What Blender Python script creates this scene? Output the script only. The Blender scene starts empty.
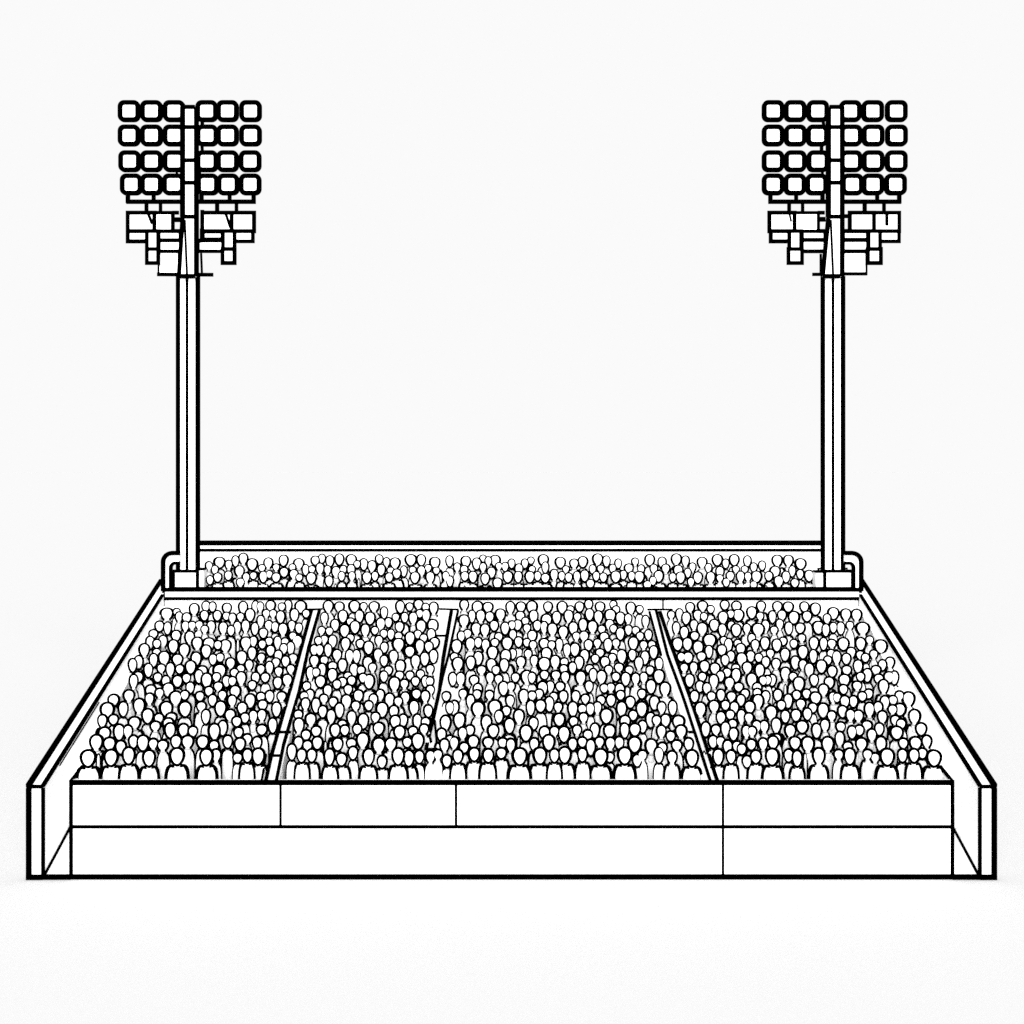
import bpy, bmesh, math, random
from mathutils import Vector, Matrix
random.seed(7)
sc = bpy.context.scene
COL = sc.collection

# ------------------------------------------------------------------ camera
F, CU, VH, H = 1500.0, 511.5, 470.0, 5.5          # focal length in pixels, centre column, horizon line, eye height
YF, YB = 20.27, 27.30                              # front wall and fascia distances
cam_d = bpy.data.cameras.new("camera"); cam = bpy.data.objects.new("camera", cam_d); COL.objects.link(cam)
cam.location = (0, 0, H); cam.rotation_euler = (math.radians(90), 0, 0)
cam_d.sensor_width = 36; cam_d.lens = F * 36 / 1024
cam_d.shift_x = (512 - CU) / 1024; cam_d.shift_y = -(512 - VH) / 1024
cam_d.clip_end = 6000
sc.camera = cam

def P(u, v, Y):
    return Vector(((u - CU) / F * Y, Y, H - (v - VH) / F * Y))

def slope_point(u, v, z0, g, y0):
    """where the sight line meets the inclined plane z = z0 + g (Y - y0)"""
    k = (v - VH) / F
    Y = (H - z0 + g * y0) / (k + g)
    return P(u, v, Y)

# ------------------------------------------------------------------ materials
def paint(name, col, var=0.0, scale=3.0):
    m = bpy.data.materials.new(name); m.use_nodes = True
    nt = m.node_tree; b = nt.nodes["Principled BSDF"]
    b.inputs["Roughness"].default_value = 1.0
    b.inputs["Specular IOR Level"].default_value = 0.0
    tc = nt.nodes.new("ShaderNodeTexCoord"); nz = nt.nodes.new("ShaderNodeTexNoise")
    nz.inputs["Scale"].default_value = scale
    rp = nt.nodes.new("ShaderNodeValToRGB")
    rp.color_ramp.elements[0].color = (max(0, col - var),) * 3 + (1,)
    rp.color_ramp.elements[1].color = (col + var,) * 3 + (1,)
    nt.links.new(tc.outputs["Object"], nz.inputs["Vector"])
    nt.links.new(nz.outputs["Fac"], rp.inputs["Fac"])
    nt.links.new(rp.outputs["Color"], b.inputs["Base Color"])
    return m
WHITE = paint("white_paint", 0.93, 0.01)
INK = paint("black_line", 0.0)
GROUND = paint("white_ground", 0.653)
LENS = paint("white_lens", 0.90)
W, K = 0, 1

# ------------------------------------------------------------------ mesh builder
class MB:
    def __init__(s): s.v, s.f, s.m = [], [], []
    def add(s, vs, fs, m):
        b = len(s.v); s.v += [tuple(v) for v in vs]
        for i, f in enumerate(fs):
            s.f.append([b + j for j in f]); s.m.append(m if isinstance(m, int) else m[i])
    def hexa(s, p, m):       # p: 4 bottom + 4 top
        s.add(p, [(3, 2, 1, 0), (4, 5, 6, 7), (0, 1, 5, 4), (1, 2, 6, 5), (2, 3, 7, 6), (3, 0, 4, 7)], m)
    def box(s, x0, x1, y0, y1, z0, z1, m=W):
        s.hexa([(x0, y0, z0), (x1, y0, z0), (x1, y1, z0), (x0, y1, z0), (x0, y0, z1), (x1, y0, z1), (x1, y1, z1), (x0, y1, z1)], m)
    def bar(s, a, b, w, h=None, m=K, ext=0.0, side=None):
        """square-section bar from a to b; w across, h the other way"""
        a, b = Vector(a), Vector(b); d = (b - a).normalized()
        a = a - d * ext; b = b + d * ext
        up = Vector((0, 0, 1)) if abs(d.z) < 0.9 else Vector((0, 1, 0))
        if side is not None: sx = Vector(side).normalized()
        else: sx = d.cross(up).normalized()
        uz = sx.cross(d).normalized()
        h = w if h is None else h
        o = [(-.5, -.5), (.5, -.5), (.5, .5), (-.5, .5)]
        s.hexa([a + sx * w * i + uz * h * j for i, j in o] + [b + sx * w * i + uz * h * j for i, j in o], m)
    def prism(s, poly, y0, y1, m=W):         # poly in x,z
        n = len(poly)
        s.add([(x, y0, z) for x, z in poly] + [(x, y1, z) for x, z in poly],
              [list(range(n)), list(range(2 * n - 1, n - 1, -1))] + [(i, i + n, (i + 1) % n + n, (i + 1) % n) for i in range(n)], m)
    def ring(s, out, inn, y0, y1, m=K):      # a frame between two outlines of equal count
        n = len(out)
        v = [(x, y0, z) for x, z in out] + [(x, y0, z) for x, z in inn] + [(x, y1, z) for x, z in out] + [(x, y1, z) for x, z in inn]
        fs = []
        for i in range(n):
            j = (i + 1) % n
            fs += [(i, j, n + j, n + i), (2 * n + j, 2 * n + i, 3 * n + i, 3 * n + j), (j, i, 2 * n + i, 2 * n + j), (n + i, n + j, 3 * n + j, 3 * n + i)]
        s.add(v, fs, m)
    def data(s, name, mats=None):
        me = bpy.data.meshes.new(name)
        me.from_pydata(s.v, [], s.f)
        for m in (mats or (WHITE, INK)): me.materials.append(m)
        me.polygons.foreach_set("material_index", s.m)
        bm = bmesh.new(); bm.from_mesh(me); bmesh.ops.recalc_face_normals(bm, faces=bm.faces); bm.to_mesh(me); bm.free()
        return me
    def build(s, name, parent=None, mats=None):
        o = bpy.data.objects.new(name, s.data(name, mats)); COL.objects.link(o)
        if parent is not None:
            o.parent = parent; o.matrix_parent_inverse = Matrix.Translation(-parent.location)
        return o

def tag(o, label, cat, group=None, kind=None):
    if label: o["label"] = label
    if cat: o["category"] = cat
    if group: o["group"] = group
    if kind: o["kind"] = kind
    return o
def thing(name, loc, label, cat, group=None):
    o = bpy.data.objects.new(name, None); o.location = loc; COL.objects.link(o)
    return tag(o, label, cat, group)

def framed(mb, u0, u1, v0, v1, Y, depth, lw, fd=0.03, back=True):
    """white box whose front edges carry a black frame (lw in pixels: one number or l,r,t,b), all given by edge centre lines"""
    if not isinstance(lw, tuple): lw = (lw,) * 4
    a, b = P(u0, v1, Y), P(u1, v0, Y)
    px = Y / F
    l, r, t, bt = [q * px / 2 for q in lw]
    mb.box(a.x, b.x, Y + .004, Y + depth, a.z, b.z, W)
    x0, x1, z0, z1 = a.x, b.x, a.z, b.z
    for (y0, y1) in ([(Y, Y + fd)] + ([(Y + depth - fd, Y + depth + .004)] if back and depth > 2.5 * fd else [])):
        mb.ring([(x0 - l, z0 - bt), (x1 + r, z0 - bt), (x1 + r, z1 + t), (x0 - l, z1 + t)],
                [(x0 + l, z0 + bt), (x1 - r, z0 + bt), (x1 - r, z1 - t), (x0 + l, z1 - t)], y0, y1, K)

# ------------------------------------------------------------------ ground
g = MB(); g.add([(-900, -60, -.036), (900, -60, -.036), (900, 3500, -.036), (-900, 3500, -.036)], [(0, 1, 2, 3)], 0)
tag(g.build("ground", mats=(GROUND, INK)), None, None, kind="structure")

# ------------------------------------------------------------------ lower stand
SF = YF / F
def wall_z(Y): return 1.235 + .288 * (Y - YF)
XL, XR = (70.5 - CU) * SF, (952.5 - CU) * SF
PZ0, PG = 1.284, 0.2626                                     # the plane of the aisles
stand = thing("grandstand", (0, YF, 0), "broad sloping lower stand with a panelled front wall below the packed crowd", "grandstand")
def front_panel(name, u0, u1, v0, v1, lw, label=None):
    """a panel with its share of the black joint lines inside its own edge"""
    m = MB(); px = SF; a, b = P(u0, v1, YF), P(u1, v0, YF)
    l, r, t, bt = [q * px for q in lw]
    m.box(a.x, b.x, YF + .004, YF + .06, a.z, b.z, W)
    m.ring([(a.x, a.z), (b.x, a.z), (b.x, b.z), (a.x, b.z)], [(a.x + l, a.z + bt), (b.x - r, a.z + bt), (b.x - r, b.z - t), (a.x + l, b.z - t)], YF, YF + .03, K)
    o = m.build(name, stand)
    if label: o["label"] = label
ups = [69, 280.5, 456, 723, 954.5]
for i in range(4):
    front_panel("upper_panel", ups[i], ups[i + 1], 780.2, 826.8, (4 if i == 0 else 1.35, 4 if i == 3 else 1.35, 5.2, 1.8))
front_panel("lower_panel", 69, 723, 827, 879.5, (4, 1.35, 1.7, 5.4), "long lower panel")
front_panel("lower_panel", 723, 954.5, 827, 879.5, (1.35, 4, 1.7, 5.4), "short lower panel")

def tread_z(Y):
    return 0.06 + 0.12 * max(0, math.floor((Y - 20.43) / 0.5))
t = MB()
for k in range(14):
    y0 = 20.43 + .5 * k; y1 = min(y0 + .5, YB + .02)
    half = min(5.93 + .055 * k, 6.31)
    t.box(-half, half, y0, y1, 0.0, .06 + .12 * k, W)
t.build("terrace", stand)
# low flank walls either side of the crowd, with the short black edge next to the front corner
for s in (-1, 1):
    m = MB()
    xa = XL if s < 0 else XR; xb = s * 6.19
    ya, yb = YF + .06, 25.2
    za, zb = PZ0 - .02, wall_z(25.2) - .10
    m.hexa([(xa, ya, 0), (xa - s * .06, ya, 0), (xb - s * .06, yb, 0), (xb, yb, 0), (xa, ya, za), (xa - s * .06, ya, za), (xb - s * .06, yb, zb), (xb, yb, zb)], W)
    q = slope_point(82.5 if s < 0 else 940, 766, PZ0 + .02, PG, YF)
    m.bar(P(71 if s < 0 else 952, 781, YF + .02), q, .042, .03)
    m.build("flank_wall", stand)
# gap ramps between front block and side walls
for s in (-1, 1):
    m = MB(); xi = 6.33 * s; xo = (XL if s < 0 else XR)
    m.hexa([(xo, YF + .01, -.05), (xi, YF + .01, -.05), (xi, 26.5, -.05), (xo, 26.5, -.05), (xo, YF + .01, .004), (xi, YF + .01, .004), (xi, 26.5, 1.94), (xo, 26.5, 1.94)], W)
    m.bar((xo, YF, 0), (xi, YF, 0), .03, .07)
    m.bar((xi - s * .012, YF + .05, .03), (xi - s * .012, 21.62, .03 + .31 * 1.3), .032, .032)
    m.build("ramp", stand)
    m = MB(); ya = 21.6; xf = lambda Y: xo + (s * 6.19 - xo) * min(1, max(0, (Y - YF - .06) / 4.87))  # white deck added over the gap to catch sky light instead of shade
    for y0, y1 in ((ya, 23.2), (23.2, 25.2), (25.2, 26.9)):
        m.hexa([(xf(y0), y0, 0), (xi, y0, 0), (xi, y1, 0), (xf(y1), y1, 0)] + [(x, y, wall_z(y) - .09) for x, y in ((xf(y0), y0), (xi, y0), (xi, y1), (xf(y1), y1))], W)
    m.build("light_fill_deck", stand)
# back wall of the lower stand, fascia
m = MB(); m.box(-6.31, 6.31, YB + .03, YB + .2, 0, 3.2, W); m.build("back_wall", stand)
m = MB(); framed(m, 163.5, 860.5, 589.8, 598.6, YB, .22, (3, 3, 4.2, 3.4), fd=.02); m.build("fascia", stand)

# aisles
def aisle(name, left, right, lines, label):
    m = MB()
    L = [slope_point(u, v, PZ0, PG, YF) for u, v in left]; R = [slope_point(u, v, PZ0, PG, YF) for u, v in right]
    for i in range(len(L) - 1):
        a, b, c, d = L[i], R[i], R[i + 1], L[i + 1]
        lo = lambda p: Vector((p.x, p.y, max(.02, p.z - .9)))
        m.hexa([lo(a), lo(b), lo(c), lo(d), a, b, c, d], W)
    for pts, wpx in lines:
        q = [slope_point(u, v, PZ0 + .012, PG, YF) for u, v in pts]
        for i in range(len(q) - 1):
            w = wpx * (q[i].y + q[i + 1].y) / 2 / F
            horizontal = abs(pts[i][1] - pts[i + 1][1]) < 3
            m.bar(q[i], q[i + 1], w * (1.9 if horizontal else 1.0), .03, ext=w * .3)
    o = m.build(name, stand); o["label"] = label
aisle("aisle", [(266.5, 780), (271.5, 755), (290, 690), (301, 649), (311.5, 610)], [(279, 780), (287, 745), (302.5, 690), (312, 648), (321, 610)],
      [([(266, 780), (271.5, 755), (290, 690), (301, 649), (311.5, 610)], 3.5), ([(276.5, 780), (283.5, 745), (299.5, 690), (308.5, 648), (319.5, 610)], 3.2),
       ([(278.5, 732), (290, 732)], 2.2), ([(272, 755.5), (281, 755.5)], 2.0), ([(307, 609.5), (322, 609)], 2.2), ([(261.8, 780), (266, 755)], 2.2), ([(303.5, 665), (316, 620)], 1.0)], "aisle nearest the left side wall")
aisle("aisle", [(422, 748), (425, 720), (427, 690), (431, 655), (439, 611)], [(445, 748), (447, 720), (450, 690), (455, 655), (460, 611)],
      [([(426, 749), (432.7, 721), (439.6, 690), (443, 660), (451.5, 610)], 3.5), ([(437, 747), (434.8, 721)], 2.2), ([(438.5, 697), (443, 676), (448.5, 655), (458, 611)], 2.3),
       ([(426, 749), (437, 749)], 2.0), ([(437, 635.6), (446, 635.6)], 2.0), ([(440, 609), (458, 609.5)], 2.0)], "middle aisle with a single dark rail")
aisle("aisle", [(702, 780), (687, 732), (673, 694), (661, 655), (649.5, 611)], [(717, 780), (700, 727), (689, 694), (673.5, 650), (663, 611)],
      [([(710, 780), (689, 715), (682, 694), (667.6, 655), (656, 610)], 2.8), ([(717, 780), (700, 727), (689, 694), (671, 645), (660, 612)], 3.6),
       ([(649.5, 612), (661, 655)], 2.3), ([(648, 609.5), (672, 609.5)], 2.3), ([(689, 732), (694, 732)], 2.0), ([(663, 609), (663, 601)], 1.8), ([(668, 612), (669, 618)], 1.6)], "aisle with a pair of dark rails")

# ------------------------------------------------------------------ side walls
for s in (-1, 1):
    side = thing("side_wall", (6.42 * s, YF, 0), "tall sloping white boundary wall flanking the crowd on the %s side" % ("left" if s < 0 else "right"), "wall", "sloping side walls of the stand")
    xo, xi = 6.52 * s, 6.33 * s; ye = 27.95
    m = MB()
    x0, x1 = min(xo, xi), max(xo, xi)
    m.hexa([(x0, YF + .004, 0), (x1, YF + .004, 0), (x1, ye, 0), (x0, ye, 0), (x0, YF + .004, wall_z(YF) - .03), (x1, YF + .004, wall_z(YF) - .03), (x1, ye, wall_z(ye) - .03), (x0, ye, wall_z(ye) - .03)], W)
    m.bar((xo, YF, -.02), (xo, YF, wall_z(YF) - .03), .072, .05, side=(1, 0, 0))
    m.bar((xi, YF, 0), (xi, YF, wall_z(YF) - .03), .042, .05, side=(1, 0, 0))
    m.bar((xo + s * .036, YF - .002, 0.0), (xi, YF - .002, 0.0), .05, .07)
    m.build("wall_panel", side)
    c = MB()
    c.hexa([(x0, YF, wall_z(YF) - .03), (x1, YF, wall_z(YF) - .03), (x1, ye, wall_z(ye) - .03), (x0, ye, wall_z(ye) - .03), (x0, YF, wall_z(YF)), (x1, YF, wall_z(YF)), (x1, ye, wall_z(ye)), (x0, ye, wall_z(ye))], W)
    c.bar((xo, YF - .005, wall_z(YF)), (xo, ye, wall_z(ye)), .085, .05)
    c.bar((xi, YF - .005, wall_z(YF)), (xi, 27.2, wall_z(27.2)), .052, .04)
    c.bar((xo + s * .03, YF - .003, wall_z(YF) - .012), (xi, YF - .003, wall_z(YF) - .012), .045, .045)
    if s < 0: c.bar((xi + .006, 21.0, wall_z(21.0) - .083), (xi + .006, 23.0, wall_z(23.0) - .083), .014, .014)
    c.build("coping", side)

# ------------------------------------------------------------------ upper stand
upper = thing("upper_stand", (0, 28.4, 0), "narrow upper stand with a long capped rear wall behind the farthest crowd", "grandstand")
m = MB()
for k in range(3): m.box(-6.3, 6.3, 27.53 + .5 * k, 28.03 + .5 * k, 0, 2.04 + .115 * k, W)
m.build("terrace", upper)
YR = 29.3
def rear_box(name, u0, u1, v0, v1, lw, depth, Y=YR):
    m = MB(); framed(m, u0, u1, v0, v1, Y, depth, lw, fd=.02); return m.build(name, upper)
m = MB(); a, b = P(183, 800, YR), P(838, 550, YR)
m.box(a.x, b.x, YR + .03, YR + .2, 0, b.z + .02, W); m.build("rear_wall", upper)
rear_box("wall_cap", 186, 835, 543.3, 550.1, (3, 3, 4.6, 3.0), .24)
for (u0, u1, v0) in ((197, 203.5, 570.5), (816, 825, 573)):
    m = MB(); Y = 27.56; a, b = P(u0, 600, Y), P(u1, v0, Y)
    m.box(a.x, b.x, Y, Y + .3, 0, b.z, W); m.box(a.x, b.x, Y - .004, Y + .3, b.z, b.z + .035, K); m.build("end_block", upper)
# rounded corner walls
for s in (-1, 1):
    m = MB(); Y = 27.42
    mir = (lambda u: u) if s < 0 else (lambda u: 1024.3 - u)
    def pth(pts): return [P(mir(u), v, Y) for u, v in pts]
    outer = [(163.4, 590), (163.4, 562)] + [(163.4 + 9 * (1 - math.cos(a)), 562 - 9 * math.sin(a)) for a in [math.pi / 2 * i / 8 for i in range(1, 9)]] + [(179, 553)]
    inner = [(170.8, 590), (170.8, 568)] + [(170.8 + 4.5 * (1 - math.cos(a)), 568 - 5 * math.sin(a)) for a in [math.pi / 2 * i / 8 for i in range(1, 9)]] + [(179, 563)]
    O, I = pth(outer), pth(inner)
    for i in range(len(O) - 1):
        q = [O[i], I[i], I[i + 1], O[i + 1]]
        m.hexa([p + Vector((0, .003, 0)) for p in q] + [p + Vector((0, .12, 0)) for p in q], W)
    px = Y / F
    for path, wp in ((O, 4.2), (I, 3.0)):
        for i in range(len(path) - 1):
            m.bar(path[i], path[i + 1], .1, wp * px, ext=wp * px * .22, side=(0, 1, 0))
    m.build("corner_wall", upper)

# ------------------------------------------------------------------ floodlight towers
def rounded(u, v, w, h, r, Y, n=6):
    pts = []
    for cx, cy, a0 in ((w / 2 - r, h / 2 - r, 0), (-w / 2 + r, h / 2 - r, 90), (-w / 2 + r, -h / 2 + r, 180), (w / 2 - r, -h / 2 + r, 270)):
        for i in range(n + 1):
            a = math.radians(a0 + 90 * i / n)
            p = P(u + cx + r * math.cos(a), v - (cy + r * math.sin(a)), Y); pts.append((p.x, p.z))
    return pts
def tower(ox, lampx, boxes, label, shaft, plinth, md=0):
    YT = 27.62; px = YT / F
    X = lambda d: ox + d / 5.1222
    V = lambda d: 85 + d / 5.1222
    root = thing("floodlight_tower", (P((shaft[0] + shaft[2]) / 2, 588, YT + .2).x, YT + .2, 0), label, "floodlight", "floodlight towers")
    # plinth on a pier down to the ground
    m = MB(); framed(m, plinth[0], plinth[1], 571.2, 589.5, YT - .12, .55, 3.2)
    a, b = P(plinth[0], 589, YT - .12), P(plinth[1], 589, YT - .12)
    m.box(a.x + .02, b.x - .02, YT - .02, YT + .4, 0, a.z, W); m.build("plinth", root)
    # shaft: a boxed column with a dark seam
    m = MB(); Y = YT
    a, b = P(shaft[0], 571, Y), P(shaft[2], 276, Y); zt = b.z
    m.box(a.x, b.x, Y + .004, Y + .16, a.z, zt, W)
    for u, w in ((shaft[0], 4.5), (shaft[1], 3.0), (shaft[2], 4.8)):
        c = P(u, 500, Y).x; hw = w * px / 2
        m.box(c - hw, c + hw, Y - .002, Y + (.02 if u == shaft[1] else .03), a.z, zt, K)
    m.box(a.x, b.x, Y - .003, Y + .16, zt - .02, zt + .03, K)
    m.build("shaft", root)
    # mast: narrower upper column with rungs
    m = MB(); Y = YT - .10
    lo = 675
    a, b = P(X(423 + md), V(lo), Y), P(X(491 + md), V(112), Y)
    m.box(a.x, b.x, Y + .004, Y + .16, a.z, b.z, W)
    c = P(X(423 + md), 200, Y).x; m.box(c - 2.7 * px, c + 2.7 * px, Y - .002, Y + .03, a.z, b.z, K)
    foot = 404 - md
    q = [P(X(d), V(e), Y) for d, e in ((foot, 980), (491 + md, 980), (491 + md, lo), (423 + md, lo))]
    m.prism([(p.x, p.z) for p in q], Y + .004, Y + .16, W)
    m.bar(q[0] + Vector((0, .012, 0)), q[3] + Vector((0, .012, 0)), .03, 4.4 * px, side=(0, 1, 0))
    c = P(X(493 + md), 200, Y).x; m.box(c - 2.45 * px, c + 2.45 * px, Y - .002, Y + .03, q[0].z, b.z, K)
    mast = m.build("mast", root)
    for d in (112, 215, 385, 500, 674, 978):
        r = MB(); p0, p1 = P(X(foot if d == 978 else 430 + md), V(d), Y - .004), P(X(484 + md), V(d), Y - .004)
        r.box(p0.x, p1.x, Y - .006, Y + .05, p0.z - 2.1 * px, p0.z + 2.1 * px, K); r.build("rung", mast)
    r = MB(); r.bar(P(X(434 + md), V(690), Y), P(X(446 + md), V(975), Y), 2.2 * px, .03, side=(1, 0, 0)); r.build("cable", mast)
    # lamps
    for row, (d, xs) in enumerate(lampx):
        for x in xs:
            Y = YT - .02 - .002 * row; u, v = X(x), V(d)
            o_, i_ = rounded(u, v, 22.3, 21.6, 6.2, Y), rounded(u, v, 12.8, 12.6, 2.0, Y)
            m = MB(); m.ring(o_, i_, Y, Y + .07, K)
            m.prism(rounded(u, v, 16.5, 16, 4.2, Y + .07), Y + .06, Y + .19, W)
            lamp = m.build("floodlight", root)
            l = MB(); l.prism(rounded(u, v, 13.8, 13.6, 2.2, Y), Y + .022, Y + .05, 0); l.build("lens", lamp, mats=(LENS, INK))
    for kind, args in boxes:
        m = MB()
        if kind == "bar":
            name, x0, y0, x1, y1, w = args
            m.bar(P(X(x0), V(y0), YT + .03), P(X(x1), V(y1), YT + .03), .04, w / 4.7 * px, side=(0, 1, 0), ext=.0)
        else:
            name, x0, x1, y0, y1, w, dy = args
            framed(m, X(x0), X(x1), V(y0), V(y1), YT + dy, .07, w / 4.6, fd=.03)
        m.build(name, root)
    return root

left_lamps = [(132, (147, 262, 378, 545, 652, 770)), (257, (147, 262, 378, 547, 652, 770)), (389, (150, 262, 378, 547, 652, 768)), (508, (158, 262, 375, 550, 655, 768))]
left_parts = [
    ("bar", ("crossbar", 135, 598, 415, 598, 20)), ("bar", ("crossbar", 497, 598, 798, 598, 20)),
    ("bar", ("bracket", 143, 550, 143, 605, 20)), ("bar", ("bracket", 275, 550, 275, 600, 18)), ("bar", ("bracket", 520, 550, 520, 600, 20)), ("bar", ("bracket", 664, 550, 664, 600, 18)), ("bar", ("bracket", 787, 550, 787, 605, 20)),
    ("bar", ("bracket", 238, 598, 238, 655, 17)), ("bar", ("bracket", 310, 598, 310, 655, 15)), ("bar", ("bracket", 600, 598, 600, 655, 19)), ("bar", ("bracket", 699, 598, 699, 655, 16)),
    ("box", ("ballast_cabinet", 142, 278, 654, 748, 19, .02)), ("box", ("ballast_cabinet", 278, 372, 654, 748, 17, .025)), ("bar", ("crossbar", 372, 654, 404, 654, 17)), ("bar", ("crossbar", 372, 748, 412, 748, 18)),
    ("box", ("ballast_cabinet", 524, 674, 654, 748, 19, .02)), ("box", ("ballast_cabinet", 674, 788, 654, 748, 19, .025)),
    ("bar", ("brace", 248, 660, 268, 712, 14)), ("bar", ("brace", 645, 660, 668, 730, 13)), ("bar", ("bracket", 372, 690, 412, 690, 22)), ("bar", ("bracket", 524, 640, 524, 780, 17)),
    ("box", ("tray", 142, 240, 748, 800, 19, .03)), ("box", ("tray", 690, 782, 748, 800, 17, .03)),
    ("box", ("tray", 300, 412, 748, 795, 19, .035)), ("box", ("tray", 524, 630, 748, 793, 24, .035)),
    ("box", ("tray", 302, 412, 795, 851, 16, .04)), ("box", ("tray", 502, 630, 795, 851, 16, .04)),
    ("box", ("hanging_arm", 240, 297, 748, 840, 18, .0)), ("box", ("hanging_arm", 240, 297, 840, 911, 18, .0)),
    ("box", ("hanging_arm", 630, 688, 748, 840, 18, .0)), ("box", ("hanging_arm", 628, 688, 840, 911, 19, .0)),
    ("box", ("control_box", 300, 402, 851, 968, 9, .06)), ("bar", ("platform", 293, 970, 580, 972, 17)), ("bar", ("ladder", 518, 862, 522, 965, 9)), ("bar", ("cable", 524, 185, 524, 210, 16)), ("bar", ("cable", 522, 300, 524, 340, 14)), ("bar", ("cable", 512, 435, 516, 560, 10)), ("bar", ("cable", 390, 435, 396, 460, 10))]
right_lamps = [(132, (145, 258, 374, 541, 656, 777)), (257, (145, 259, 372, 545, 658, 778)), (389, (145, 259, 375, 545, 658, 777)), (508, (145, 257, 368, 551, 657, 773))]
right_parts = [
    ("bar", ("crossbar", 120, 598, 415, 598, 20)), ("bar", ("crossbar", 505, 598, 800, 598, 20)),
    ("bar", ("bracket", 130, 550, 130, 605, 20)), ("bar", ("bracket", 262, 550, 262, 600, 18)), ("bar", ("bracket", 397, 550, 397, 600, 20)), ("bar", ("bracket", 677, 550, 677, 600, 18)), ("bar", ("bracket", 790, 550, 790, 605, 20)),
    ("bar", ("bracket", 226, 598, 226, 655, 17)), ("bar", ("bracket", 295, 598, 295, 655, 15)), ("bar", ("bracket", 613, 598, 613, 655, 19)), ("bar", ("bracket", 712, 598, 712, 655, 16)),
    ("box", ("ballast_cabinet", 126, 254, 654, 748, 19, .02)), ("box", ("ballast_cabinet", 254, 376, 654, 748, 15, .025)), ("bar", ("crossbar", 372, 654, 408, 654, 17)), ("bar", ("crossbar", 376, 748, 415, 748, 18)),
    ("box", ("ballast_cabinet", 538, 661, 654, 748, 19, .02)), ("box", ("ballast_cabinet", 661, 790, 654, 748, 18, .025)),
    ("bar", ("brace", 226, 655, 236, 700, 9)), ("bar", ("brace", 726, 655, 726, 720, 15)), ("bar", ("bracket", 376, 688, 412, 688, 22)), ("bar", ("bracket", 500, 672, 536, 672, 18)),
    ("box", ("tray", 133, 228, 748, 800, 19, .03)), ("box", ("tray", 692, 789, 748, 800, 17, .03)),
    ("box", ("tray", 292, 412, 748, 793, 19, .035)), ("box", ("tray", 502, 630, 748, 793, 20, .035)),
    ("box", ("tray", 292, 412, 793, 851, 18, .04)), ("box", ("tray", 502, 630, 793, 851, 18, .04)),
    ("box", ("hanging_arm", 228, 287, 748, 840, 18, .0)), ("box", ("hanging_arm", 224, 292, 840, 911, 18, .0)),
    ("box", ("hanging_arm", 634, 692, 748, 840, 18, .0)), ("box", ("hanging_arm", 630, 696, 840, 911, 19, .0)),
    ("box", ("control_box", 505, 622, 851, 968, 10, .06)), ("bar", ("platform", 345, 970, 415, 970, 15)), ("bar", ("platform", 505, 967, 625, 967, 15)), ("bar", ("ladder", 388, 865, 388, 965, 10)), ("bar", ("cable", 400, 185, 404, 210, 14)), ("bar", ("cable", 392, 295, 392, 340, 16)), ("bar", ("cable", 396, 435, 400, 560, 12))]
tower(100, left_lamps, left_parts, "white floodlight mast with its control box left of the shaft, by the left wall", (178, 187, 197.6), (173.5, 197.2))
tower(745, right_lamps, right_parts, "white floodlight mast with its control box right of the shaft, by the right wall", (823, 833, 843), (825, 852.5), 5)

# ------------------------------------------------------------------ the spectators
LW = 0.038
def pillow(sil, c, d, inset, yc=0.0, seg_band=True, tilt=0.0, gap=()):
    """closed cushion of an outline sil (x,z): a black rim as wide as inset, a white front and back. Axis along y."""
    n = len(sil); mb = MB()
    hx = max(abs(p[0] - c[0]) for p in sil); hz = max(abs(p[1] - c[1]) for p in sil)
    kx, kz = max(.2, 1 - inset / hx), max(.2, 1 - inset / hz)
    levels = [(.45 * kx, .45 * kz), (.8 * kx, .8 * kz), (kx, kz), ((1 + kx) / 2 + .02, (1 + kz) / 2 + .02), (1, 1)]
    fr = []
    for sx, sz in levels:
        r = (sx + sz) / 2
        fr.append((sx, sz, d * math.sqrt(max(0, 1 - r * r))))
    seq = [(sx, sz, -y) for sx, sz, y in fr] + [(sx, sz, y) for sx, sz, y in fr[-2::-1]]
    vs = [(c[0], yc - d, c[1])]
    for sx, sz, y in seq: vs += [(c[0] + (p[0] - c[0]) * sx, yc + y, c[1] + (p[1] - c[1]) * sz) for p in sil]
    vs.append((c[0], yc + d, c[1]))
    fs, ms = [], []
    for i in range(n): fs.append((0, 1 + i, 1 + (i + 1) % n)); ms.append(W)
    for k in range(len(seq) - 1):
        blk = k in (2, 3, 4) and seg_band
        for i in range(n):
            j = (i + 1) % n
            fs.append((1 + k * n + i, 1 + (k + 1) * n + i, 1 + (k + 1) * n + j, 1 + k * n + j)); ms.append(K if blk and i not in gap else W)
    e = len(vs) - 1; b = 1 + (len(seq) - 1) * n
    for i in range(n): fs.append((e, b + (i + 1) % n, b + i)); ms.append(W)
    if tilt:
        ct, st = math.cos(tilt), math.sin(tilt)
        vs = [(x, yc + (y - yc) * ct + (z - c[1]) * st, c[1] + (z - c[1]) * ct - (y - yc) * st) for x, y, z in vs]
    mb.add(vs, fs, ms); return mb
def sup(cx, cz, hx, hz, n_up, n_lo, N=28):
    pts = []
    for i in range(N):
        a = 2 * math.pi * i / N; c, s = math.cos(a), math.sin(a); n = n_up if s >= 0 else n_lo
        pts.append((cx + hx * math.copysign(abs(c) ** (2 / n), c), cz + hz * math.copysign(abs(s) ** (2 / n), s)))
    return pts
def egg(cx, cz, w, h, N=28):
    pts = []
    for i in range(N):
        a = 2 * math.pi * i / N
        pts.append((cx + w / 2 * math.cos(a) * (1 + .2 * math.sin(a)), cz + h / 2 * math.sin(a)))
    return pts
HC = 1.47
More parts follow.
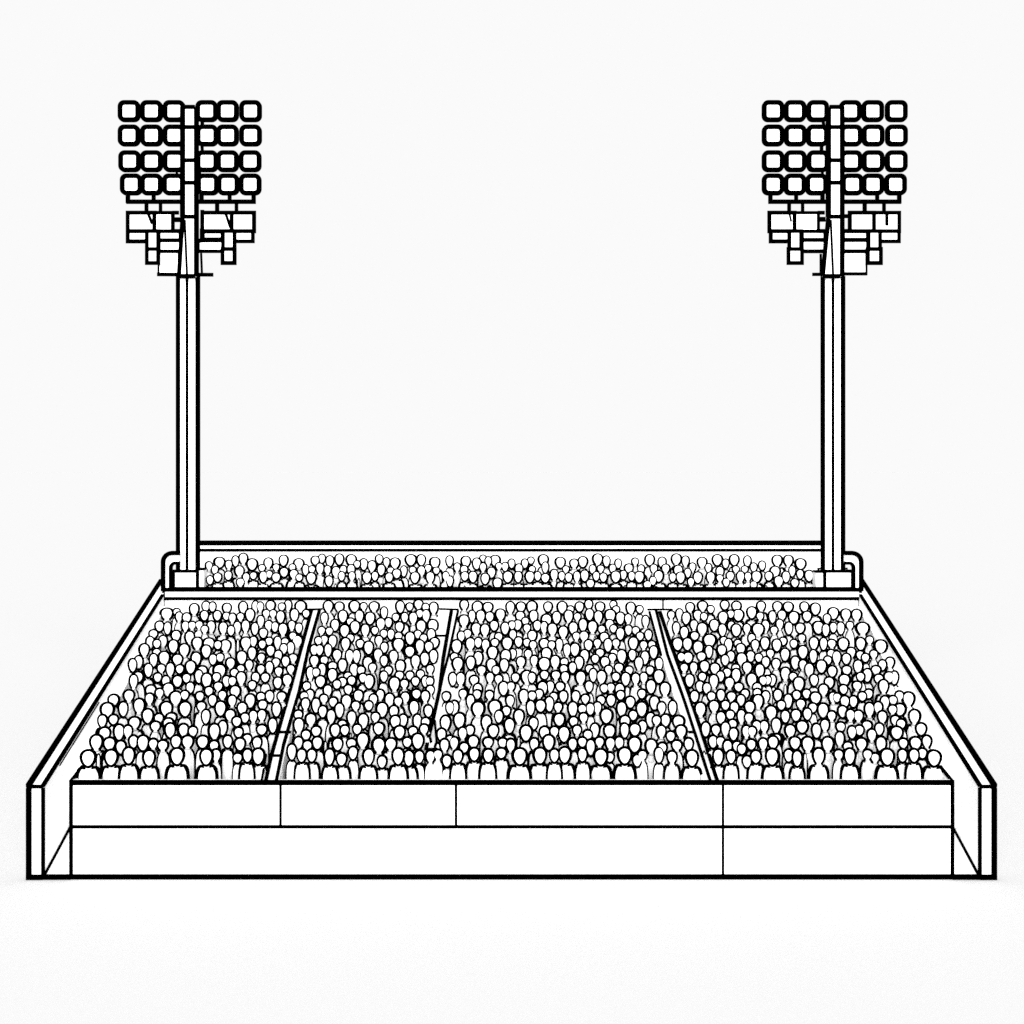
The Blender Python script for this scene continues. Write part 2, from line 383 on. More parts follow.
def make_body(head_h, build):
    opened = build.endswith("_open"); build = build.split("_")[0]
    w = .19
    chin = HC - head_h / 2
    sh = chin + .022
    arms_out = build == "arms"; slim = build == "slim"
    Wt = {"arms": .25, "wide": .295, "slim": .218}[build]
    parts = []
    tz0 = .62; th = (sh - tz0) / 2
    parts.append(pillow(sup(0, tz0 + th, Wt / 2, th, 3.7 if slim else 4.8, 3.2), (0, tz0 + th), .065, LW * (.66 if slim else 1.1)))
    for s in (-1, 1):
        parts.append(pillow(sup(s * .058, .37, .055, .37, 4, 4, 16), (s * .058, .37), .07, .02))
        parts.append(pillow(sup(s * .06, .035, .045, .035, 2.5, 4, 16), (s * .06, .035), .12, .012, yc=-.05))
        ax = s * (Wt / 2 + .018 if arms_out else Wt / 2 - .085)
        ah = .29
        parts.append(pillow(sup(ax, sh - .035 - ah, .042, ah, 2.6, 3.0, 18), (ax, sh - .035 - ah), .05, LW * .62, seg_band=arms_out, yc=-.015 if arms_out else -.03))
    parts.append(pillow(sup(0, chin - .02, .046, .085 if opened else .06, 3, 3, 14), (0, chin - .02), .045, .01, seg_band=False, yc=-.055 if opened else 0))
    parts.append(pillow(egg(0, HC, w, head_h), (0, HC), .10, LW, yc=-.075, tilt=math.radians(11), gap=range(19, 23) if opened else ()))
    objs = [p.build("body_piece") for p in parts]
    base = objs[0]
    try:
        for o in objs[1:]:
            md = base.modifiers.new("u", "BOOLEAN"); md.operation = "UNION"; md.object = o; md.solver = "EXACT"
        dg = bpy.context.evaluated_depsgraph_get()
        me = bpy.data.meshes.new_from_object(base.evaluated_get(dg))
        ok = len(me.polygons) > 900
    except Exception:
        ok = False
    if not ok:
        q = MB()
        for p in parts: q.add(p.v, p.f, p.m)
        me = q.data("person")
    for o in objs: bpy.data.objects.remove(o)
    me.name = "person"
    return me
HEAD_H = (.15, .185, .22, .26)
BODY = {(i, a): make_body(h, a) for i, h in enumerate(HEAD_H) for a in ("wide", "arms", "slim", "slim_open", "wide_open")}

heads = {
 (68, 690): [(155,540,120,135),(340,535,110,145),(640,540,100,135),(865,525,115,140),(478,520,100,130),(222,415,105,140),(325,425,100,110),(418,455,85,110),(512,410,75,120),(590,420,100,130),(675,430,75,100),(755,440,90,100),(860,410,90,110),(950,410,100,110),(280,320,100,60),(398,335,90,130),(470,330,70,120),(690,285,85,90),(805,320,90,120),(915,320,85,110),(990,330,70,100),(270,245,70,110),(355,235,80,100),(525,260,100,110),(630,205,95,130),(715,220,60,80),(795,260,90,80),(820,210,90,80),(308,155,110,120),(430,150,80,130),(565,125,95,140),(775,140,105,100),(925,150,105,130),(360,80,90,110),(478,45,90,110),(648,70,75,100),(855,65,105,120),(930,40,60,90),(720,20,60,80)],
 (196, 690): [(80,530,105,135),(330,540,75,100),(515,525,105,150),(452,610,70,120),(150,520,60,110),(45,410,100,110),(140,435,80,80),(245,410,80,110),(345,430,90,110),(400,520,80,120),(485,420,60,110),(300,500,60,80),(135,330,95,130),(210,300,80,130),(335,335,65,90),(400,390,70,100),(525,310,90,90),(75,210,75,120),(270,200,90,110),(318,250,80,95),(385,220,60,90),(450,210,65,110),(520,200,70,110),(605,280,75,130),(190,145,95,130),(365,145,85,100),(525,110,80,75),(640,150,80,170),(40,130,80,90),(130,80,75,110),(280,85,70,100),(430,85,90,120),(580,50,75,100),(510,50,50,80),(685,50,80,90),(20,50,60,90),(210,40,55,90),(760,490,80,150),(845,520,80,115),(815,420,80,110),(890,440,50,90),(970,420,90,110),(925,520,80,110),(815,280,90,150),(880,355,80,90),(960,325,85,90),(815,180,60,60),(910,235,90,120),(870,110,70,110),(955,120,70,140),(1010,170,50,110),(790,50,70,90),(910,40,55,100),(1015,70,50,90)],
 (324, 690): [(45,530,85,130),(592,525,100,140),(845,530,75,110),(140,550,90,120),(350,530,95,140),(465,570,80,110),(680,540,90,130),(285,590,80,120),(755,530,70,120),(905,505,50,80),(985,560,70,90),(230,500,50,110),(100,430,90,120),(220,425,85,100),(312,400,105,135),(430,440,110,130),(530,430,100,120),(665,415,70,100),(762,405,105,130),(955,440,60,120),(80,320,85,110),(160,320,70,100),(262,310,65,90),(440,305,95,115),(600,335,95,115),(710,330,80,100),(935,355,80,110),(1005,400,60,100),(50,210,60,130),(140,260,70,60),(215,220,80,140),(308,245,90,150),(570,250,90,110),(635,240,70,120),(740,250,75,130),(820,245,60,70),(800,310,60,90),(975,260,90,140),(118,160,80,120),(250,120,65,80),(352,118,60,80),(458,155,100,130),(560,170,80,100),(715,140,85,120),(838,165,75,110),(1010,140,60,110),(410,210,60,80),(75,95,75,90),(175,90,90,140),(272,45,85,100),(395,75,60,110),(525,80,85,115),(450,40,65,110),(650,60,80,110),(735,30,80,90),(810,50,75,100),(980,50,50,90),(590,90,40,90)],
 (452, 690): [(48,525,85,125),(178,510,90,120),(285,520,90,125),(395,500,85,95),(538,525,120,145),(700,520,110,140),(908,515,105,140),(820,520,80,110),(165,410,95,110),(285,415,90,100),(408,420,60,100),(465,440,70,110),(662,430,80,120),(775,415,100,140),(15,420,70,120),(95,450,50,80),(970,430,60,110),(85,345,65,120),(145,320,75,100),(325,325,95,110),(595,340,105,150),(745,340,90,110),(900,350,100,140),(815,330,70,100),(60,240,100,130),(275,260,90,130),(455,280,90,180),(535,210,90,130),(650,265,80,110),(860,235,95,110),(1000,320,50,100),(970,250,60,100),(380,210,75,110),(20,140,80,130),(210,150,110,130),(345,120,110,90),(440,160,50,80),(630,140,60,130),(710,125,90,110),(775,110,80,120),(965,150,85,120),(855,130,50,80),(150,90,70,120),(460,85,75,110),(570,50,85,120),(895,50,75,100),(990,50,60,110),(820,50,60,80),(640,40,50,80),(90,30,70,90),(205,30,70,80),(300,40,60,90),(700,20,60,70)],
 (580, 690): [(165,530,115,135),(360,520,115,130),(905,540,105,135),(635,515,75,125),(740,535,85,110),(570,445,100,180),(25,515,80,110),(240,530,50,90),(825,590,60,120),(500,510,50,80),(460,560,60,100),(18,410,60,90),(85,455,70,140),(163,410,70,90),(240,425,85,120),(312,420,60,110),(665,460,70,100),(780,430,90,80),(875,430,75,110),(440,420,110,100),(125,320,80,140),(240,315,100,90),(355,320,65,120),(438,310,95,100),(650,330,80,120),(730,365,75,90),(815,330,95,110),(60,350,50,80),(215,205,105,120),(25,220,65,100),(360,240,90,80),(500,290,70,110),(565,235,85,160),(618,235,40,80),(690,240,85,120),(795,250,100,110),(80,150,60,100),(20,140,40,70),(340,150,85,120),(425,200,65,90),(500,150,95,140),(655,140,70,110),(745,140,60,130),(45,70,60,90),(140,140,60,110),(170,80,60,90),(250,80,80,110),(400,95,85,110),(600,100,85,130),(500,30,70,90),(330,40,70,90),(920,50,75,100),(960,150,95,180),(1010,310,70,140)],
 (708, 690): [(70,530,90,130),(525,530,110,130),(892,525,100,135),(390,530,90,110),(190,530,80,120),(440,590,60,90),(720,540,80,180),(655,520,70,120),(320,560,50,80),(35,410,50,120),(100,410,70,100),(160,450,70,120),(240,440,60,80),(275,470,60,100),(348,428,80,85),(445,430,75,120),(525,415,90,105),(700,420,95,110),(805,430,105,150),(970,430,100,150),(70,310,60,80),(150,310,80,140),(215,350,70,110),(360,330,70,100),(310,330,40,120),(660,325,90,110),(560,370,60,60),(205,260,70,70),(395,290,70,110),(460,290,60,110),(555,280,85,130),(760,290,100,110),(870,320,80,170),(945,280,70,110),(110,220,80,110),(180,190,50,80),(270,210,75,130),(335,220,70,90),(510,180,100,140),(625,210,75,110),(715,200,85,100),(798,190,70,100),(1000,205,75,90),(55,130,90,110),(140,120,65,90),(220,140,75,110),(340,135,90,110),(590,120,70,100),(752,110,80,90),(840,140,60,90),(930,160,95,150),(30,50,70,90),(105,40,60,110),(190,50,80,90),(270,80,65,110),(410,90,90,120),(465,50,70,110),(565,40,75,100),(650,85,75,130),(865,60,95,105),(720,40,60,90),(790,30,60,90),(305,20,50,70),(1005,60,50,110),(400,10,50,60)],
 (836, 690): [(415,530,115,145),(630,520,85,120),(790,540,115,140),(120,525,95,140),(240,580,90,110),(25,510,70,90),(320,540,60,100),(540,520,80,120),(570,590,50,110),(215,430,95,115),(370,430,90,130),(105,440,60,70),(545,420,70,90),(645,420,100,110),(740,410,70,120),(265,500,60,70),(700,500,50,90),(40,390,75,140),(135,335,75,120),(290,360,70,110),(490,330,105,100),(195,320,50,100),(40,290,80,90),(260,280,85,90),(355,310,65,100),(535,270,80,100),(690,310,90,105),(480,240,50,90),(55,170,80,110),(182,205,85,110),(275,155,85,140),(380,215,80,110),(120,200,40,100),(350,140,60,100),(525,155,95,110),(640,210,95,140),(80,90,80,100),(150,90,60,110),(400,100,80,120),(588,70,100,130),(460,80,60,90),(460,150,50,80),(215,50,70,90),(270,30,70,90),(515,40,60,80),(15,60,40,90)],
 (130, 595): [(290,150,105,120),(365,130,60,60),(510,115,80,100),(605,90,70,90),(655,95,55,90),(768,105,75,90),(898,100,75,100),(1000,95,60,100),(383,175,60,90),(448,180,75,80),(585,165,70,90),(690,165,70,90),(765,170,60,80),(818,185,60,90),(880,175,55,80),(955,160,80,100),(230,250,75,95),(297,265,50,110),(435,250,40,90),(487,245,70,80),(552,240,65,80),(595,275,40,80),(643,255,75,130),(738,265,75,110),(800,285,55,85),(855,260,65,110),(920,250,70,105),(990,270,55,110),(183,312,75,85),(258,370,75,150),(360,325,80,90),(470,340,80,110),(205,390,50,80),(530,385,90,130),(625,380,100,90),(920,385,95,110),(985,370,60,100),(105,440,85,115),(150,380,70,100),(340,410,85,115),(430,440,90,120),(600,450,85,110),(755,405,95,130),(700,400,50,90),(975,465,75,110),(65,535,75,140),(180,520,70,110),(265,500,95,100),(370,510,90,90),(520,510,85,110),(660,515,65,100),(205,455,45,70),(795,545,80,90),(885,500,90,110),(950,560,60,100),(715,500,50,90),(10,560,50,110),(135,600,75,140),(240,585,70,80),(320,595,75,120),(395,590,65,80),(480,575,90,120),(570,600,90,80),(715,600,110,110),(880,580,60,60),(825,620,50,80),(60,650,90,90),(210,660,70,90),(275,690,70,110),(370,690,85,100),(440,665,65,90),(540,650,60,110),(610,680,90,120),(685,655,70,90),(885,665,85,110),(1000,660,60,100),(770,690,50,100),(810,680,50,70),(305,755,100,110),(420,775,75,100),(475,740,60,100),(705,730,80,90),(740,790,80,90),(840,760,90,80),(160,760,90,90),(20,690,60,120),(975,720,60,90),(620,760,60,70)],
 (258, 595): [(100,85,80,90),(190,95,50,80),(240,85,65,100),(340,95,95,110),(560,90,85,110),(650,95,80,90),(765,90,90,110),(840,90,55,70),(930,90,85,90),(10,95,50,90),(60,150,65,80),(120,150,55,75),(180,175,75,110),(285,160,75,100),(385,150,60,80),(530,185,65,130),(675,170,80,110),(812,170,75,110),(895,185,85,120),(1005,140,60,110),(15,210,60,110),(85,245,70,95),(135,255,40,100),(265,245,55,100),(320,265,50,90),(380,240,70,130),(612,240,75,120),(505,285,55,80),(565,290,60,80),(735,215,70,80),(980,230,80,110),(35,305,75,90),(200,275,80,110),(270,325,55,70),(330,370,90,150),(690,285,85,115),(775,255,85,130),(858,280,75,130),(928,285,55,80),(1005,310,60,80),(25,395,60,90),(85,365,60,70),(150,380,65,100),(212,365,60,60),(480,365,60,80),(525,350,45,70),(592,370,75,110),(735,345,50,80),(812,390,70,90),(700,390,80,110),(965,365,70,100),(1010,420,40,90),(95,445,75,90),(160,485,70,100),(205,430,45,100),(257,425,65,110),(435,440,45,90),(492,440,60,90),(555,440,60,130),(880,420,85,120),(955,480,80,110),(730,490,70,110),(785,490,65,110),(625,480,80,100),(25,500,60,90),(90,580,70,130),(138,535,50,80),(220,530,70,100),(300,505,75,90),(448,525,80,90),(522,520,60,80),(675,560,80,140),(590,570,80,90),(875,545,85,110),(1005,525,60,100),(20,590,60,80),(165,610,60,90),(275,590,70,80),(410,625,60,110),(460,610,55,70),(512,600,60,110),(590,640,85,110),(765,600,75,110),(825,600,65,80),(915,580,65,90),(55,660,75,90),(150,700,75,110),(235,680,85,100),(370,640,55,80),(500,690,90,110),(675,695,75,90),(715,650,65,90),(745,680,40,80),(888,690,90,130),(1000,650,60,100),(835,660,50,80),(375,725,70,80),(550,765,75,100),(720,755,70,90),(625,710,60,80)],
 (386, 595): [(430,380,80,90),(350,590,60,80),(405,590,60,80),(390,490,75,110),(385,760,70,90),(350,690,60,90),(108,95,75,100),(185,95,60,80),(255,75,80,90),(312,95,55,70),(382,105,75,100),(585,80,75,85),(735,90,90,85),(815,95,85,90),(912,155,85,140),(995,100,75,110),(5,145,60,90),(80,175,60,70),(145,180,60,90),(212,185,75,120),(320,165,70,110),(265,150,40,80),(620,205,90,130),(685,170,45,110),(760,170,80,100),(830,175,75,85),(20,220,60,90),(110,255,75,100),(280,250,85,115),(370,240,90,90),(720,270,85,140),(790,280,80,110),(865,245,75,100),(952,265,75,130),(1005,240,45,80),(35,315,50,100),(190,345,85,110),(250,315,50,80),(300,345,50,80),(360,320,75,110),(597,330,65,95),(650,310,70,80),(1010,320,50,90),(95,320,60,60),(900,330,70,70),(95,395,100,120),(265,410,80,110),(340,415,75,90),(560,410,90,110),(675,390,85,120),(740,380,45,90),(795,400,70,120),(872,380,70,80),(970,385,95,120),(55,490,80,130),(185,440,90,80),(740,505,80,110),(850,460,90,110),(960,490,90,110),(10,520,45,90),(310,510,80,120),(545,490,60,70),(1010,470,50,100),(115,570,85,110),(235,530,80,120),(575,550,95,115),(680,540,80,120),(840,560,85,120),(945,560,80,120),(20,600,60,80),(105,640,75,80),(190,640,70,80),(270,630,55,80),(315,690,60,110),(530,670,65,120),(600,670,80,120),(765,600,80,90),(882,600,65,90),(705,680,80,90),(830,660,65,100),(905,670,70,80),(65,710,95,120),(150,710,70,90),(235,690,70,90),(235,760,100,120),(735,760,80,110),(940,745,85,110),(1005,730,50,90)],
 (514, 595): [(55,95,80,90),(145,95,90,100),(275,95,75,90),(385,100,85,100),(455,110,50,60),(525,95,75,90),(600,75,70,90),(690,90,80,80),(800,70,45,60),(818,110,60,60),(935,105,80,100),(1005,115,50,80),(50,160,80,70),(155,170,75,100),(260,195,90,90),(345,180,75,100),(435,170,80,100),(605,155,75,110),(510,175,60,80),(680,175,75,110),(770,165,95,110),(852,185,80,110),(915,190,45,90),(30,240,75,100),(90,210,55,80),(105,265,55,80),(182,245,70,90),(245,260,60,110),(305,275,85,100),(472,265,80,110),(555,240,75,110),(632,255,85,130),(765,240,75,120),(705,270,65,70),(800,270,50,80),(975,280,60,70),(150,325,80,100),(398,295,85,130),(500,330,60,80),(560,330,80,90),(725,330,80,70),(855,310,75,100),(1010,330,50,80),(920,280,50,90),(35,375,70,90),(100,380,55,80),(240,385,85,90),(305,400,50,80),(360,400,65,110),(428,440,60,120),(600,400,75,100),(670,385,65,80),(755,400,75,110),(822,385,60,80),(960,385,85,110),(150,400,60,90),(490,435,85,120),(265,460,90,80),(115,470,60,80),(685,460,75,80),(800,460,65,70),(865,490,85,120),(570,490,80,110),(945,480,60,100),(650,510,60,90),(60,535,80,100),(165,525,65,100),(240,550,105,120),(335,535,85,110),(400,580,55,60),(400,525,50,60),(525,540,80,110),(465,580,65,110),(725,535,80,100),(1000,545,75,120),(790,500,50,80),(100,655,100,120),(145,660,45,100),(605,590,75,80),(845,580,80,90),(755,590,60,70),(920,590,55,60),(240,635,75,80),(340,640,80,90),(415,655,75,100),(635,640,60,110),(705,655,85,115),(530,660,90,120),(820,650,70,80),(895,670,80,120),(980,670,70,100),(15,660,50,90),(225,745,90,110),(290,730,70,110),(375,730,80,90),(600,730,70,110),(725,745,60,90),(780,735,50,80),(850,760,85,110)],
 (642, 595): [(30,210,60,110),(55,320,65,90),(20,400,60,80),(85,385,45,50),(100,455,75,120),(30,500,75,120),(70,600,55,80),(135,550,50,110),(138,650,95,110),(75,730,85,130),(190,750,90,130),(20,660,50,100),(390,100,75,90),(485,85,85,90),(550,115,60,80),(665,80,75,90),(760,85,80,80),(955,90,75,90),(885,140,85,110),(235,160,60,80),(300,155,65,110),(360,185,75,120),(445,160,75,80),(500,170,50,70),(655,180,85,110),(770,160,95,110),(950,170,60,80),(710,150,50,70),(275,265,65,110),(340,300,75,100),(415,240,70,100),(485,270,90,130),(585,240,85,130),(645,280,70,100),(755,280,85,110),(715,250,50,90),(840,270,60,90),(930,275,105,130),(990,250,70,110),(265,390,90,130),(425,320,75,70),(365,390,85,130),(450,420,90,110),(545,340,110,80),(700,400,70,110),(795,430,80,100),(660,360,60,70),(990,385,80,100),(910,400,70,100),(770,380,60,60),(880,350,60,90),(310,495,60,90),(370,500,85,100),(480,490,80,90),(540,450,60,160),(640,440,80,100),(720,490,70,100),(665,520,65,100),(800,515,90,110),(872,490,75,100),(1000,535,70,100),(935,500,50,80),(340,580,70,80),(412,580,70,110),(500,570,85,100),(585,585,85,90),(850,580,85,110),(755,575,65,60),(950,605,80,110),(680,620,65,90),(370,680,80,140),(490,650,65,80),(580,690,80,130),(760,640,80,110),(880,680,90,120),(700,700,85,90),(635,650,50,100),(1010,680,50,90),(970,680,60,80),(470,730,75,110),(520,745,55,100),(780,735,80,90),(930,745,80,95)],
 (770, 595): [(65,90,80,85),(150,90,85,85),(278,95,75,85),(365,110,85,130),(510,145,90,130),(610,155,85,130),(700,160,85,105),(20,175,65,110),(105,160,75,80),(200,180,90,110),(300,165,80,80),(465,190,65,90),(80,235,60,90),(40,280,65,75),(152,265,70,110),(250,265,80,100),(390,260,95,110),(455,280,60,100),(570,265,70,110),(645,245,60,80),(745,265,110,120),(510,260,50,90),(800,360,60,80),(60,400,80,115),(115,370,60,80),(198,390,65,90),(262,345,65,80),(360,385,80,100),(500,390,75,90),(590,390,95,120),(735,390,85,110),(435,390,50,100),(890,410,105,130),(130,475,80,130),(265,455,90,110),(355,490,55,110),(540,500,75,110),(655,460,80,100),(725,480,50,80),(770,500,50,80),(835,475,60,90),(10,460,40,70),(490,470,40,80),(55,550,75,100),(210,540,80,120),(420,570,90,115),(470,510,50,60),(620,510,75,100),(715,570,80,110),(970,540,75,100),(910,560,55,100),(265,560,60,90),(130,630,85,130),(325,600,80,110),(505,610,80,100),(605,680,95,110),(620,590,80,70),(790,640,80,130),(860,590,80,70),(960,645,90,80),(735,640,50,60),(1005,660,45,110),(25,680,70,110),(240,710,95,120),(355,680,75,110),(485,700,85,110),(190,640,60,60),(880,670,80,90),(700,720,80,80),(590,750,55,80),(915,730,85,120),(440,760,85,100)],
}
upper_heads = {
 (196, 540): [(110,315,60,60),(95,210,60,90),(150,240,45,80),(255,285,65,90),(340,250,80,100),(355,340,70,80),(395,300,60,80),(530,295,70,90),(640,295,75,75),(775,275,75,90),(920,300,85,85),(255,200,60,80),(525,220,45,60),(585,265,50,50),(640,220,50,70),(770,215,45,60),(705,260,75,90),(825,300,50,70),(870,240,50,90),(920,230,45,60),(985,230,70,90),(455,280,60,60),(180,180,90,110),(310,170,60,90),(375,150,75,105),(445,195,90,110),(577,185,75,105),(700,165,75,90),(818,190,85,120),(948,165,70,80),(1005,150,60,80),(170,300,70,80)],
 (324, 540): [(45,170,70,90),(120,155,75,105),(213,160,85,95),(312,195,70,100),(437,155,65,80),(500,180,50,80),(568,185,85,110),(695,160,95,110),(773,160,75,110),(883,180,85,95),(1005,170,65,90),(385,210,75,105),(95,255,75,110),(155,240,45,80),(215,240,70,90),(460,240,70,90),(530,240,45,60),(580,270,75,90),(780,250,70,110),(835,220,50,60),(895,240,45,60),(710,235,60,60),(640,250,50,90),(25,240,50,80),(265,195,45,70),(35,330,70,90),(220,290,60,90),(345,300,80,90),(520,300,70,80),(730,300,80,100),(850,300,75,90),(970,290,60,80),(1010,330,50,90),(405,290,45,80),(140,290,60,80)],
 (452, 540): [(108,170,80,85),(200,190,75,95),(247,150,55,75),(345,165,85,110),(290,170,40,80),(475,190,60,90),(580,190,60,80),(630,165,55,70),(730,160,85,95),(865,180,85,110),(978,190,75,90),(40,220,50,80),(100,240,65,80),(250,220,50,80),(428,215,60,80),(533,235,70,90),(750,220,60,90),(915,230,55,60),(640,230,55,60),(375,210,50,70),(105,290,70,90),(165,295,75,95),(268,310,75,90),(315,260,75,110),(450,295,85,100),(533,295,70,95),(620,295,80,90),(685,290,45,80),(750,305,75,85),(815,280,70,100),(935,300,65,85),(1000,295,60,90),(875,290,45,90),(365,340,80,80)],
 (580, 540): [(25,175,80,110),(140,155,85,100),(210,170,65,110),(305,190,50,80),(560,160,80,100),(440,175,60,70),(660,180,70,90),(775,155,85,100),(850,170,65,110),(980,180,80,110),(105,235,55,80),(165,230,60,70),(262,230,50,80),(390,225,75,80),(495,235,60,80),(595,230,65,80),(690,230,70,80),(785,230,80,60),(905,220,50,80),(865,265,60,80),(40,285,75,110),(130,290,50,80),(188,300,65,80),(288,290,85,90),(350,280,60,90),(480,295,85,95),(635,290,80,90),(745,300,50,80),(810,300,80,95),(945,300,80,100),(890,330,50,60),(585,320,60,60),(540,350,70,60),(415,290,50,80),(85,340,70,60)],
 (708, 540): [(80,160,85,105),(145,190,55,90),(213,160,80,100),(320,170,65,90),(560,165,85,100),(648,165,80,110),(742,190,90,130),(435,205,60,90),(10,225,50,80),(370,220,60,80),(100,255,70,100),(225,235,60,70),(300,230,60,60),(540,245,85,80),(680,250,60,90),(740,275,55,80),(812,285,80,140),(25,300,75,90),(180,290,70,80),(265,295,70,90),(322,295,45,80),(395,290,85,90),(495,290,70,85),(570,330,80,90),(625,295,70,90),(150,340,60,80),(95,300,60,60),(370,350,60,50),(700,335,70,60)],
}
HZ0, HG = 1.617, 0.234                              # the plane through the tops of the heads
def head_size(w, h, v, Y):
    """pixels; a head half hidden by the one before it is given its full size, its top left where it is"""
    px = Y / F; w, h = w / 8, h / 8
    w2 = max(w, .138 / px); h2 = max(h * 1.09, 1.24 * w2, .185 / px)
    return w2, h2, v + (h2 - h) / 2
def lerp_line(pts, v):
    pts = sorted(pts, key=lambda p: p[1])
    if v <= pts[0][1]: return pts[0][0]
    for (u0, v0), (u1, v1) in zip(pts, pts[1:]):
        if v <= v1: return u0 + (u1 - u0) * (v - v0) / (v1 - v0)
    return pts[-1][0]
EDGES = [([(260, 780), (271, 745), (289, 690), (300, 649), (310.5, 610)], [(277, 780), (285, 745), (300.5, 690), (309.5, 648), (320.5, 610)]),
         ([(425.5, 749), (432, 715), (434, 690), (438, 655), (444, 611)], [(437, 749), (436, 720), (440, 695), (449, 655), (459, 611)]),
         ([(709, 780), (688, 715), (679, 694), (662, 655), (652, 611)], [(718, 780), (701, 727), (690, 694), (672.5, 645), (661.5, 611)])]
def clear_of_aisles(u, v, w):
    """step aside from the stairs so that nobody stands on them"""
    for n, (l, r) in enumerate(EDGES):
        if n == 1 and v > 748: continue
        a, b = lerp_line(l, v), lerp_line(r, v)
        k = .75 if v > 740 else .5
        if a - w * k < u < (a + b) / 2: return a - w * k
        if (a + b) / 2 <= u < b + w * k: return b + w * k
    return u
people = []
for (ox, oy), lst in heads.items():
    for x, y, w, h in lst:
        u, v = ox + x / 8, oy + y / 8
        if oy == 690 and y >= 575: continue
        Y = min(27.0, max(20.47 if w * h > 9800 else 20.60 if w > 78 else 20.73, slope_point(u, v - h / 16, HZ0, HG, YF).y))
        w, h, v = head_size(w, h, v, Y); u = clear_of_aisles(u, v, w); p = P(u, v, Y)
        people.append(dict(u=u, v=v, w=w, h=h, p=p, floor=tread_z(p.y), upper=False))
for (ox, oy), lst in upper_heads.items():
    for x, y, w, h in lst:
        u, v = ox + x / 8, oy + y / 8
        Y = min(28.95, max(27.76, slope_point(u, v - h / 16, 3.628, .296, 27.8).y))
        w, h, v = head_size(w, h, v, Y); p = P(u, v, Y)
        people.append(dict(u=u, v=v, w=w, h=h, p=p, floor=2.04 + .115 * min(2, math.floor((p.y - 27.53) / .5)), upper=True))
# a head listed twice where two views met
keep = []
for q in people:
    if all(abs(q["u"] - r["u"]) > 4.2 or abs(q["v"] - r["v"]) > 4.2 for r in keep): keep.append(q)
people = keep

# neighbours in the front row stand one a little before the other
front_row = sorted([q for q in people if not q["upper"] and q["p"].y < 20.65], key=lambda q: q["u"])
for i, q in enumerate(front_row):
    q["p"] = P(q["u"], q["v"], (20.45, 20.61)[i % 2]); q["floor"] = tread_z(q["p"].y)
A1 = [(266, 780), (290, 690), (315, 610)]; A2 = [(428, 749), (439.6, 690), (453, 610)]; A3 = [(712, 780), (685, 694), (657, 610)]
BLOCK = ("leftmost block", "second block from the left", "wide middle block", "rightmost block")
def block(q):
    return sum(q["u"] > lerp_line(a, q["v"]) for a in (A1, A2, A3))

main = sorted([q for q in people if not q["upper"]], key=lambda q: q["p"].y)
single, rest = main[:300], main[300:] + [q for q in people if q["upper"]]
ORD = "first second third fourth fifth sixth seventh eighth ninth tenth eleventh twelfth thirteenth fourteenth fifteenth sixteenth seventeenth eighteenth nineteenth twentieth".split()
def ordinal(i):
    if i < 20: return ORD[i]
    tens = ("twenty", "thirty", "forty")[(i + 1) // 10 - 2]
    return tens + "-" + ORD[(i + 1) % 10 - 1] if (i + 1) % 10 else {20: "twentieth", 30: "thirtieth", 40: "fortieth"}[i + 1]
def placed(q):
    p = q["p"]; px = p.y / F
    w = q["w"] * px; h = q["h"] * px; sz = (p.z - q["floor"]) / HC
    i = min(range(4), key=lambda k: abs(HEAD_H[k] * sz - h * 1.06))
    t = random.random(); front = (q["v"] > 742 and p.y < 20.65) or (q["upper"] and q["v"] > 573)
    arms = ("wide" if t < .75 else "wide_open" if t < .85 else "arms") if front else ("slim" if t < .42 else "slim_open" if t < .78 else "arms" if t < .86 else "wide_open")
    sx = min(1.45, max(.55, w * 1.15 / .19))
    # the body's origin lies under the neck; the face stands a little before it
    M = Matrix.Translation((p.x, p.y + .06, q["floor"])) @ Matrix.Rotation(-math.atan2(p.x, p.y) + math.radians(random.uniform(-4, 4)), 4, "Z") @ Matrix.Diagonal((sx, 1, sz, 1))
    return BODY[(i, arms)], M
rows = {}
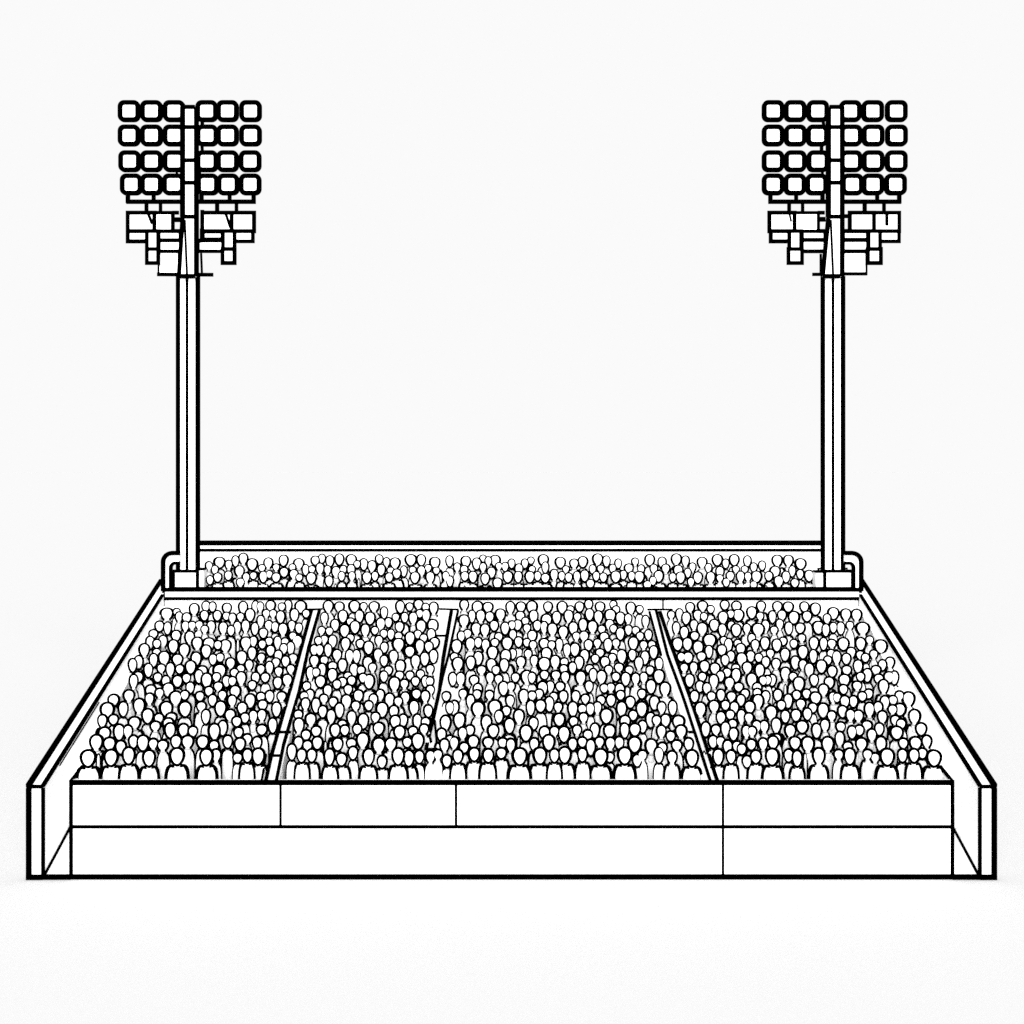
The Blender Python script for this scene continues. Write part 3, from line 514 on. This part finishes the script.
for q in single:
    rows.setdefault((block(q), int(max(0, math.floor((q["p"].y - 20.3) / .5)))), []).append(q)
for (b, r), lst in sorted(rows.items()):
    lst.sort(key=lambda q: q["u"])
    for i, q in enumerate(lst):
        me, M = placed(q)
        o = bpy.data.objects.new("person", me); COL.objects.link(o); o.matrix_world = M
        a = q["h"] / q["w"]
        look = "round-headed" if a < 1.12 else "egg-headed" if a < 1.42 else "long-headed"
        row = "front row" if r == 0 else ordinal(r) + " row"
        tag(o, "%s white figure, %s from the left, %s, %s" % (look, ordinal(i), row, BLOCK[b]), "person", "spectators in the nearer rows")
cv, cf, cm = [], [], []
for q in rest:
    me, M = placed(q); b = len(cv)
    cv += [tuple(M @ v.co) for v in me.vertices]
    for p in me.polygons:
        cf.append([b + i for i in p.vertices]); cm.append(p.material_index)
me = bpy.data.meshes.new("crowd"); me.from_pydata(cv, [], cf); me.materials.append(WHITE); me.materials.append(INK)
me.polygons.foreach_set("material_index", cm)
o = bpy.data.objects.new("crowd", me); COL.objects.link(o)
tag(o, "dense mass of white outlined spectators filling the farther rows", "crowd", kind="stuff")
print("PEOPLE", len(main), len(people), [len(m.polygons) for m in BODY.values()])

# ------------------------------------------------------------------ light
w = bpy.data.worlds.new("World"); sc.world = w; w.use_nodes = True
bg = w.node_tree.nodes["Background"]
SKY = 0.956 / 2 ** .4
bg.inputs["Color"].default_value = (1, 1, 1, 1); bg.inputs["Strength"].default_value = SKY       # an even white overcast
sd = bpy.data.lights.new("sun", "SUN"); so = bpy.data.objects.new("sun", sd); COL.objects.link(so)
sd.energy = 5.0; sd.angle = math.radians(50); sd.color = (1, 1, 1)
so.rotation_euler = (math.radians(90 - 13), 0, 0); so.location = (0, -10, 20)
sc.view_settings.view_transform = "Standard"; sc.view_settings.look = "None"
sc.view_settings.exposure = 0.4; sc.view_settings.gamma = 1; sc.view_settings.use_curve_mapping = False
sc.cycles.use_denoising = False
sc.cycles.max_bounces = 8; sc.cycles.diffuse_bounces = 6
